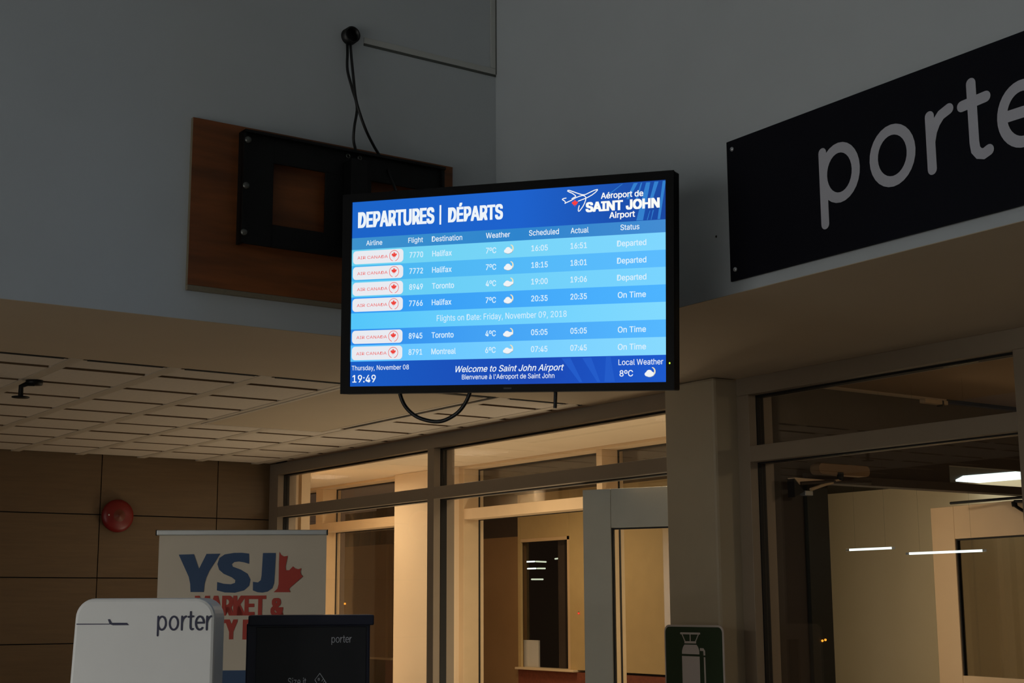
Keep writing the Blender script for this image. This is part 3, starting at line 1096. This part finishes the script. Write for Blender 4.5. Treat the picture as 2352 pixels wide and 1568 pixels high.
def T(mb, s_, xl, yl, xr, yr, cap, bold=0., z=.0032, shear=0):
    x0, ya_ = zp(xl, yl); x1, yb2 = zp(xr, yr)
    _, yc = zp(xl, yl - cap)
    word(mb, s_, x0, x1, (ya_ + yb2) / 2, yc - ya_, z, bold, shear)


t = LW
T(t, 'DEPARTURES', 126, 423, 642, 391, 106, .028)
T(t, 'DÉPARTS', 734, 386, 1105, 361, 100, .028)
a0 = zp(683, 268); a1 = zp(684, 399)
t = MB()
t.box((a0[0] - .0045, a1[1], .0030), (a0[0] + .0045, a0[1], .0032))
sub(t, 'heading_divider', LW)
t = LW
for q in (('Airline', 182, 540, 290, 536, 33), ('Flight', 466, 522, 565, 518, 34), ('Destination', 625, 515, 830, 503, 36), ('Weather', 990, 491, 1153, 483, 36),
          ('Scheduled', 1281, 474, 1483, 464, 37), ('Actual', 1562, 459, 1683, 453, 37), ('Status', 1898, 436, 2026, 431, 37)):
    T(t, *q, .006)
rows = [('7770', 'Halifax', '7ºC', '16:05', '16:51', 'Departed', 0), ('7772', 'Halifax', '7ºC', '18:15', '18:01', 'Departed', 0), ('8949', 'Toronto', '4ºC', '19:00', '19:06', 'Departed', 1),
        ('7766', 'Halifax', '7ºC', '20:35', '20:35', 'On Time', 0), None, ('8945', 'Toronto', '4ºC', '05:05', '05:05', 'On Time', 1), ('8791', 'Montreal', '6ºC', '07:45', '07:45', 'On Time', 1)]
colx = dict(f=(475, 567), d=(628, 760), w=(990, 1060), s=(1297, 1408), a=(1561, 1672), st=(1875, 2073))
# baselines of the first row at each column
def lx_(x): return zp(x, 560)[0]
base1 = dict(f=zp(520, 621)[1], d=zp(694, 611)[1], w=zp(1025, 593)[1], s=zp(1352, 576)[1], a=zp(1616, 560)[1], st=zp(1975, 542)[1])
pitch = (V[2] - V[1]) * 2 * AH * 1.0
CP = zp(520, 621 - 38)[1] - zp(520, 621)[1]
t = LW2
MOON, CSH, CLD = emit('moon', (236, 226, 190), 1), emit('cloudshade', (150, 165, 175), 1), emit('cloud', (240, 243, 246), 1)
badges, btxt = [], []


def weather(cx, cy, s, kind):
    cloud, moon, cshade = MB(), MB(), MB()
    moon.flat([(cx + s * (.42 + .52 * math.cos(a)), cy + s * (.25 + .62 * math.sin(a))) for a in [math.radians(d) for d in range(-50, 91, 14)]] +
              [(cx + s * (.30 + .42 * math.cos(a)), cy + s * (.28 + .5 * math.sin(a))) for a in [math.radians(d) for d in range(80, -51, -14)]], .0026)
    for mb_, dx, dy, z in ((cshade, .04, -.07, .0028), (cloud, 0, 0, .0031)):
        blobs = ((-.36, -.12, .36, .30), (-.02, .06, .48, .44), (.36, -.10, .36, .32), (.02, -.26, .5, .26)) if not kind else ((-.45, -.12, .34, .28), (-.12, .05, .44, .38), (.28, -.06, .38, .32), (-.02, -.26, .5, .24), (.62, .02, .3, .22))
        for ax, ay, rx, ry in blobs:
            mb_.flat([(cx + s * (ax + dx + rx * math.cos(a)), cy + s * (ay + dy + ry * math.sin(a))) for a in [k * math.pi / 8 for k in range(16)]], z)
    sub(moon, 'moon_icon', MOON)
    sub(cshade, 'cloud_shadow', CSH)
    sub(cloud, 'cloud_icon', CLD)


for i, rw_ in enumerate(rows):
    if rw_ is None:
        continue
    dy = -(V[i + 1] - V[1]) * 2 * AH
    for key, s_ in zip(('f', 'd', 'w', 's', 'a', 'st'), rw_[:6]):
        x0, x1 = colx[key]
        if key == 'd':
            x1 = {'Halifax': 760, 'Toronto': 777, 'Montreal': 792}[s_]
        if key == 'st' and s_ == 'On Time':
            x0, x1 = 1880, 2070
        X0, X1 = lx_(x0), lx_(x1)
        sc_ = CP if key in 'fdw' else CP * .98
        word(LW2, s_, X0, X1, base1[key] + dy, sc_, .0032, .013)
    c0_ = zp(1140, 572)
    weather(c0_[0], c0_[1] + dy, .030, rw_[6])
    # airline badge
    ax0, ay0 = zp(92, 675); ax1, _ = zp(432, 600)
    yt = vrow(V[i + 1]) - .007; yb3 = vrow(V[i + 2]) + .007
    bm = MB().prism(rrect(ax0, yb3, ax1, yt, .018), .0019, .0024)
    bo = sub(bm, 'airline_badge', emit('badge_white', (238, 240, 246), .95) if i == 0 else D.materials['badge_white'])
    rm = D.materials.get('badge_red') or emit('badge_red', (236, 70, 62), 1)
    wdt = ax1 - ax0
    rt = MB()
    put_text(rt, 'AIR', ax0 + wdt * .09, ax0 + wdt * .253, yt - (yt - yb3) * .635, .0145, .0030, -.006)
    put_text(rt, 'CANADA', ax0 + wdt * .29, ax0 + wdt * .695, yt - (yt - yb3) * .635, .0145, .0030, -.006)
    cxx, cyy = ax0 + wdt * .822, yt - (yt - yb3) * .5
    rr_ = wdt * .092
    rt.stroke(ell(cxx, cyy, rr_, rr_, 290, -70 + 290 + 40 - 20, 2)[:0] or ell(cxx, cyy, rr_, rr_, -75, 250, 30), .0026, .0030)
    maple_leaf(rt, cxx, cyy - .001, rr_ * .8, .0030)
    btxt.append(rt)
for rt in btxt:
    sub(rt, 'badge_lettering', D.materials['badge_red'])
T(t, 'Flights on Date: Friday, November 09, 2018', 658, 1051, 1535, 1021, 40, .004)
t = LW
T(t, 'Thursday, November 08', 84, 1383, 470, 1376, 31, .004)
T(t, '19:49', 88, 1467, 246, 1461, 50, .010)
T(t, 'Welcome to Saint John Airport', 785, 1397, 1517, 1381, 42, .008, shear=.28)
T(t, "Bienvenue à l'Aéroport de Saint John", 828, 1444, 1452, 1434, 32, .004)
T(t, 'Local Weather', 1885, 1348, 2187, 1341, 38, .004)
T(t, '8ºC', 1892, 1425, 1983, 1422, 42, .01)
c0_ = zp(2093, 1402)
weather(c0_[0], c0_[1], .031, 0)
# airport logo
lg = MB()
def LS(pts, w=.0042): lg.stroke([lp(*p_) for p_ in pts], w, .0031)
LS([(370, 475), (430, 440), (448, 428), (440, 415), (380, 370), (320, 345), (285, 325), (290, 314), (320, 314), (400, 340), (480, 370), (560, 395), (600, 398), (640, 390), (720, 350), (800, 312), (850, 298), (868, 296), (862, 312), (820, 355), (760, 400), (690, 440), (640, 465), (560, 495), (495, 520)])
LS([(240, 560), (350, 510), (440, 458), (520, 425), (580, 410), (620, 422), (640, 450), (636, 500), (615, 560), (585, 620), (550, 670), (520, 708), (500, 720), (493, 700), (500, 650), (512, 608)])
LS([(258, 463), (220, 468), (190, 480), (184, 490), (205, 502), (232, 520), (246, 540), (238, 565)])
def TL(s_, xl, yl, xr, yr, cap, bold):
    x0, a_ = lp(xl, yl); x1, b_ = lp(xr, yr); _, c_ = lp(xl, yl - cap)
    put_text(lg, s_, x0, x1, (a_ + b_) / 2, c_ - a_, .0032, bold)
TL('Aéroport de', 930, 482, 1748, 417, 116, .016)
TL('SAINT JOHN', 635, 735, 2065, 645, 190, .04)
TL('Airport', 1092, 852, 1588, 822, 118, .018)
sub(lg, 'airport_logo', emit('logo_white', (245, 246, 242), 1.05), 'white aeroplane outline and airport name')
lf = MB(); cx_, cy_ = lp(428, 580); e1 = lp(360, 580)[0]
maple_leaf(lf, cx_, cy_, (cx_ - e1) * 1.2, .0033)
sub(lf, 'logo_leaf', emit('logo_red', (250, 66, 60), 1))
tag(tv, 'wide black screen showing the blue departures board, held on an arm in the corner', 'television')

# cables under the television
def tvp(x, y, dz):
    """point near the underside of the set, dz metres behind the screen face"""
    Q = Plane(tvc - tn * dz, tr, tu, tn)
    a_, b_ = Q.px(x, y)
    return Q.o + tr * a_ + tu * b_


lo = smooth([tvp(916, 885, .06), tvp(921, 912, .06), tvp(934, 937, .06), tvp(958, 957, .06), tvp(990, 967, .06), tvp(1018, 966, .06), tvp(1048, 950, .06), tvp(1067, 928, .06), tvp(1079, 902, .06), tvp(1083, 880, .06)])
o = MB().tube(lo, .0095, 10).build('cable_loop', M['cable'])
tag(o, 'thick black cable hanging in a loop under the screen', 'cable')
b = MB()
lo = [tvp(1276, 880, .06), tvp(1276, 905, .06), tvp(1275.5, 922, .06), tvp(1275, 937, .06)]
o = b.tube(lo, .0085, 8).build('cable_end', M['cable'])
tag(o, 'short straight black cable end hanging below the right half of the screen', 'cable')

# ================================================================== NAVY SIGN
xs_ = xB - .018
SPn = Plane(W(xs_, 3.443, 1.276), (0, -1, 0), (0, 0, 1), (-1, 0, 0))
sg = empty('wall_sign', SPn.m)
L_ = (3.443 - 1.66) * K
hh = .476 * K / 2
MB().box((0, -hh, -.012), (L_, hh, 0)).build('sign_panel', M['navy'], sg, bevel=.002, local=1)
t = MB()
porter(t, (3.443 - 3.034) * K, (1.193 - 1.276) * K, .188 * K, 1.0, .0012)
t.build('lettering', M['letter'], sg, local=1, label='rounded pale grey lower-case lettering')
for sx_, sz_ in ((3.4155, 1.483), (3.4185, 1.075), (1.688, 1.483), (1.688, 1.075)):
    b = MB(); c = Vector(((3.443 - sx_) * K, (sz_ - 1.276) * K, 0))
    b.lathe([(.011, -.02), (.011, .004), (.008, .007), (0, .008)], Matrix.Translation(c), 16)
    b.build('standoff_cap', M['screw'], sg, local=1)
tag(sg, 'long navy wall sign with big pale lower-case lettering on the right wall', 'sign')
MB_ = MB(); pq = onx(1645, 543, xB - .001)
MB_.lathe([(0, .003), (.005, .002), (.006, 0)], Matrix.Translation(W(*pq)) @ Matrix.Rotation(-math.pi / 2, 4, 'Y'), 10)
tag(MB_.build('nail', M['cable']), 'tiny dark nail in the grey wall left of the navy sign', 'nail')

# ================================================================== FIRE ALARM BELL
c = ony(266, 1185, yP - .002); c = W(*c)
be = empty('alarm_bell', c)
b = MB(); b.lathe([(.055, 0), (.055, .03), (.155, .035), (.158, .05), (.150, .07), (.12, .088), (.07, .098), (.058, .1)], Matrix.Translation(c) @ roty, 36)
b.build('gong', M['bell'], be)
b = MB(); b.lathe([(.058, .1), (.05, .104), (.015, .106), (.012, .112), (0, .114)], Matrix.Translation(c) @ roty, 24)
b.build('centre_plate', M['bellc'], be)
b = MB(); b.lathe([(0, 0), (.01, .005), (.008, .012), (0, .014)], Matrix.Translation(c + Vector((-.1, -.082, .005))) @ roty, 10)
b.build('screw', M['screw'], be)
tag(be, 'round red fire alarm bell on the wood panel wall', 'alarm bell')

# ================================================================== BANNER
hr_ = Vector((RT.x, RT.y, 0)).normalized()
hn_ = Vector((-fw.x, -fw.y, 0)).normalized()
def stand(px, dist, yaw):
    d = ray(px, 1400); d = d / Vector((d.x, d.y, 0)).length
    o = EYE + d * dist
    R = Matrix.Rotation(yaw, 3, 'Z')
    return Plane((o.x, o.y, 0), R @ hr_, (0, 0, 1), R @ hn_)


BP = stand(556, 7.4, .06)
bn = empty('roll_up_banner', BP.m)
bx0, btop = BP.px(362, 1217); bx1, _ = BP.px(752, 1215)
bx1b, _ = BP.px(751, 1400)
cloth = MB()
n_ = 12
vs = []
for j in range(n_ + 1):
    z_ = btop - .02 - (btop - .10) * j / n_
    for i in range(9):
        u_ = i / 8
        vs.append((bx0 + .010 + (bx1 - bx0 - .012) * u_, z_, .004 * math.sin(u_ * 3.1) - .002))
cloth.add(vs, [(j * 9 + i, (j + 1) * 9 + i, (j + 1) * 9 + i + 1, j * 9 + i + 1) for j in range(n_) for i in range(8)], True)
cl = cloth.build('banner_sheet', M['vinyl'], bn, local=1)
MB().box((bx0 - .002, btop - .026, -.008), (bx1, btop, .012)).build('top_bar', M['alu'], bn, bevel=.004, local=1)
MB().box((bx0 - .006, btop - .027, -.009), (bx0 - .002, btop + .001, .013)).build('end_cap', M['steel'], bn, local=1)
MB().box((bx1, btop - .027, -.009), (bx1 + .004, btop + .001, .013)).build('end_cap', M['steel'], bn, local=1)
MB().box((bx0 - .01, 0, -.08), (bx1 + .01, .09, .08)).build('base_cassette', M['alu'], bn, bevel=.01, local=1)
MB().tube([((bx0 + bx1) / 2, .08, -.03), ((bx0 + bx1) / 2, btop - .01, -.02)], .01, 8).build('support_pole', M['alu'], bn, local=1)
def bp(x, y): return BP.px(350 + x * .23472, 1200 + y * .23472)
t = MB()
t.flat([bp(*q) for q in ((260, 312), (408, 308), (458, 452), (532, 305), (668, 303), (560, 470), (528, 540), (512, 600), (505, 678), (375, 678), (372, 600), (358, 530))], .0034)
t.flat([bp(*q) for q in ((948, 302), (950, 402), (900, 388), (850, 380), (805, 385), (780, 405), (790, 430), (870, 460), (935, 500), (962, 555), (950, 615), (900, 662), (810, 685), (710, 682), (633, 662), (636, 580), (700, 597), (770, 602), (810, 588), (814, 562), (780, 535), (700, 500), (655, 460), (638, 405), (658, 345), (710, 310), (800, 295), (880, 294))], .0034)
t.flat([bp(*q) for q in ((1084, 297), (1210, 296), (1200, 480), (1193, 590), (1175, 640), (1130, 674), (1080, 684), (1030, 680), (985, 662), (986, 578), (1035, 584), (1062, 562), (1070, 520))], .0034)
t.build('blue_lettering', M['bblue'], cl, local=1)
t = MB()
t.flat([bp(*q) for q in ((1245, 283), (1262, 315), (1290, 330), (1327, 325), (1305, 430), (1310, 465), (1340, 465), (1378, 427), (1400, 447), (1430, 455), (1460, 445), (1450, 480), (1455, 505), (1475, 525), (1345, 640), (1340, 655), (1355, 680), (1188, 680), (1225, 645), (1237, 600), (1240, 400))], .0034)
def BT(s_, xl, xr, yb_l, cap, bold):
    x0, y_ = bp(xl, yb_l); x1, _ = bp(xr, yb_l); _, yc = bp(xl, yb_l - cap)
    put_text(t, s_, x0, x1, y_, yc - y_, .0034, bold)
BT('MARKET', 412, 1112, 910, 195, .032)
BT('&', 1156, 1287, 910, 172, .03)
BT('DUTY', 400, 832, 1143, 195, .036)
BT('FREE', 882, 1290, 1143, 195, .036)
t.build('red_lettering', M['bred'], cl, local=1)
yy0 = bp(700, 1445)[1]
MB().flat([(bx0 + .012, .12), (bx1 - .004, .12), (bx1 - .004, yy0), (bx0 + .012, yy0)], .0030).build('blue_band', M['bblue'], cl, local=1)
tag(bn, 'tall roll-up banner with blue letters and red half leaf near the wood panel wall', 'banner')

# ================================================================== WHITE KIOSK
KP = stand(345, 5.5, -.02)
kk = empty('check_in_kiosk', KP.m)
xl, zt1 = KP.px(174, 1375); xr, zt2_ = KP.px(495, 1374)
ztop = KP.px(340, 1373)[1]
b = MB()
pts = []
xl2 = xl - .06
r_ = .07
for i in range(9):
    a = math.radians(90 * i / 8); pts.append((xr - r_ + r_ * math.cos(a), ztop - r_ + r_ * math.sin(a)))
for i in range(9):
    a = math.radians(90 + 90 * i / 8); pts.append((xl + r_ + r_ * math.cos(a), ztop - r_ + r_ * math.sin(a)))
pts += [(xl - .06, .02), (xr + .0, .02)]
b.prism(pts, -.17, 0)
b.build('body', M['white'], kk, bevel=.012, local=1)
MB().box((xl - .14, 0, -.24), (xr + .05, .03, .06)).build('base_plate', M['steel'], kk, bevel=.006, local=1)
t = MB()
px0, py0 = KP.px(361, 1448.5); px1, _ = KP.px(487, 1446)
hx_ = KP.px(361, 1413)[1] - py0
porter(t, px0, py0, hx_, (px1 - px0) / (5.05 * hx_), .0012, .15)
t.build('lettering', M['ink'], kk, local=1, label='navy lower-case lettering')
t = MB()
def kp(x, y): return KP.px(x * .34951, 1020 + y * .34951)
t.flat([kp(*q) for q in ((504, 1178), (722, 1178), (722, 1184), (504, 1185))], .0012)
t.flat([kp(*q) for q in ((710, 1150), (724, 1148), (738, 1172), (835, 1172), (850, 1188), (745, 1189), (722, 1182))], .0012)
t.build('aeroplane_emblem', M['ink'], kk, local=1, label='navy aeroplane silhouette with trailing line')
tag(kk, 'white rounded-top kiosk panel with navy lettering at lower left', 'kiosk')

# ================================================================== BAG SIZER
SPp = stand(715, 5.9, .145)
sz = empty('bag_sizer', SPp.m)
x0, zt_s = SPp.px(575, 1413); x1, _ = SPp.px(851, 1413)
MB().box((x0 - .012, 0.02, -.38), (x1, zt_s - .03, 0)).build('body', M['sizer'], sz, bevel=.006, local=1)
MB().box((x0 - .006, zt_s - .040, -.40), (x1 + .014, zt_s, .02)).build('top_lip', M['sizer'], sz, bevel=.005, local=1)
MB().box((x0 + .026, .10, 0.0005), (x1 - .015, zt_s - .045, .006)).build('front_panel', M['sizerp'], sz, bevel=.002, local=1)
MB().box((x0 - .04, 0, -.42), (x1 + .03, .02, .05)).build('base_plate', M['steel'], sz, bevel=.004, local=1)
t = MB()
def sp_(x, y): return SPp.px(560 + x * .14456, 1380 + y * .14456)
a_ = sp_(1395, 662); b2 = sp_(1716, 660); h_ = sp_(1395, 570)[1] - a_[1]
porter(t, a_[0], a_[1], h_, (b2[0] - a_[0]) / (5.05 * h_), .0072, .13)
a_ = sp_(702, 1335); b2 = sp_(992, 1333); c_ = sp_(702, 1220)
put_text(t, 'Size it', a_[0], b2[0], a_[1], c_[1] - a_[1], .0072, -.004)
t.stroke([sp_(*q) for q in ((1210, 1145), (1130, 1250), (1290, 1500), (1470, 1520), (1400, 1430), (1210, 1145))], .0022, .0072)
t.stroke([(q[0], q[1]) for q in ell(*sp_(1193, 1240), .0028, .0042)], .0020, .0073)
for q in (((1262, 1237), (1240, 1270)), ((1283, 1265), (1268, 1290)), ((1300, 1290), (1282, 1318)), ((1318, 1318), (1306, 1338))):
    t.stroke([sp_(*q[0]), sp_(*q[1])], .0018, .0073)
t.build('lettering', M['wprint'], sz, local=1, label='small white lettering and a tag emblem')
tag(sz, 'dark navy cabin bag sizer box with small white lettering, right of the kiosk', 'bag sizer')

# ================================================================== GREEN SIGN
xq = 4.43 - .09
GP = Plane(W(xq, 4.9, 0) , (0, -1, 0), (0, 0, 1), (-1, 0, 0))
gs = empty('cylinder_sign', GP.m)
gx0, gz = GP.px(1525.5, 1434); gx1, _ = GP.px(1661, 1434)
zb_ = -.78
MB().prism(rrect(gx0, gz - .80, gx1, gz, .045, 8), -.006, 0).build('plate', M['gsign'], gs, local=1)
MB().prism(rrect(gx0 + .012, gz - .788, gx1 - .012, gz - .012, .036, 8), .0002, .0012).build('green_field', M['green'], gs, local=1)
def gp(x, y): return GP.px(1460 + x * .11905, 1400 + y * .11905)
t = MB()
zc = .0022
sw = .008
t.stroke([gp(875, 452), gp(1238, 458)], .012, zc)
t.stroke([gp(900, 470), gp(958, 610)], sw, zc)
t.stroke([gp(1215, 475), gp(1160, 610)], sw, zc)
t.stroke([gp(1054, 470), gp(1058, 610)], sw * 1.1, zc)
t.flat([gp(*q) for q in ((945, 603), (1172, 608), (1172, 650), (947, 645))], zc)
t.flat([gp(*q) for q in ((945, 670), (1180, 675), (1210, 720), (1232, 790), (1235, 860), (900, 848), (900, 790), (918, 720))], zc)
gb = gz - .70
q0, q1 = gp(900, 888), gp(1240, 902)
t.flat([q0, q1, (q1[0], gb), (q0[0], gb)], zc)
t.stroke([gp(1245, 765), gp(1310, 768), gp(1328, 800), gp(1332, 880)], .017, zc, cap=False)
a_ = gp(1334, 915)
t.stroke([a_, (a_[0] + .004, gb + .1)], .014, zc, cap=False)
t.build('cylinder_pictogram', M['gsign'], gs, local=1)
b = MB()
for xx in (gx0 + .10, gx0 + .34):
    b.box((xx - .012, gz - .62, -.082), (xx + .012, gz - .1, -.0065))
b.build('mounting_bracket', M['steel'], gs, local=1)
tag(gs, 'green sign with a pale gas cylinder pictogram standing off the grey pier', 'sign')

# housings added around the unseen hall fill lights
for i, (x, y) in enumerate(((-6.9, 0.0), (-6.9, 2.8), (-6.9, 5.4))):
    e = empty('ceiling_light', (x, y, 2.97))
    MB().box((x - .62, y - .32, 2.945), (x + .62, y + .32, 2.998)).build('housing', M['fixture'], e)
    tag(e, 'added housing of an unseen fill light under the low ceiling along the left of the hall', 'light', 'added fill light housings on the left')

for o in list(D.objects):
    if '_w' in o:
        del o['_w']
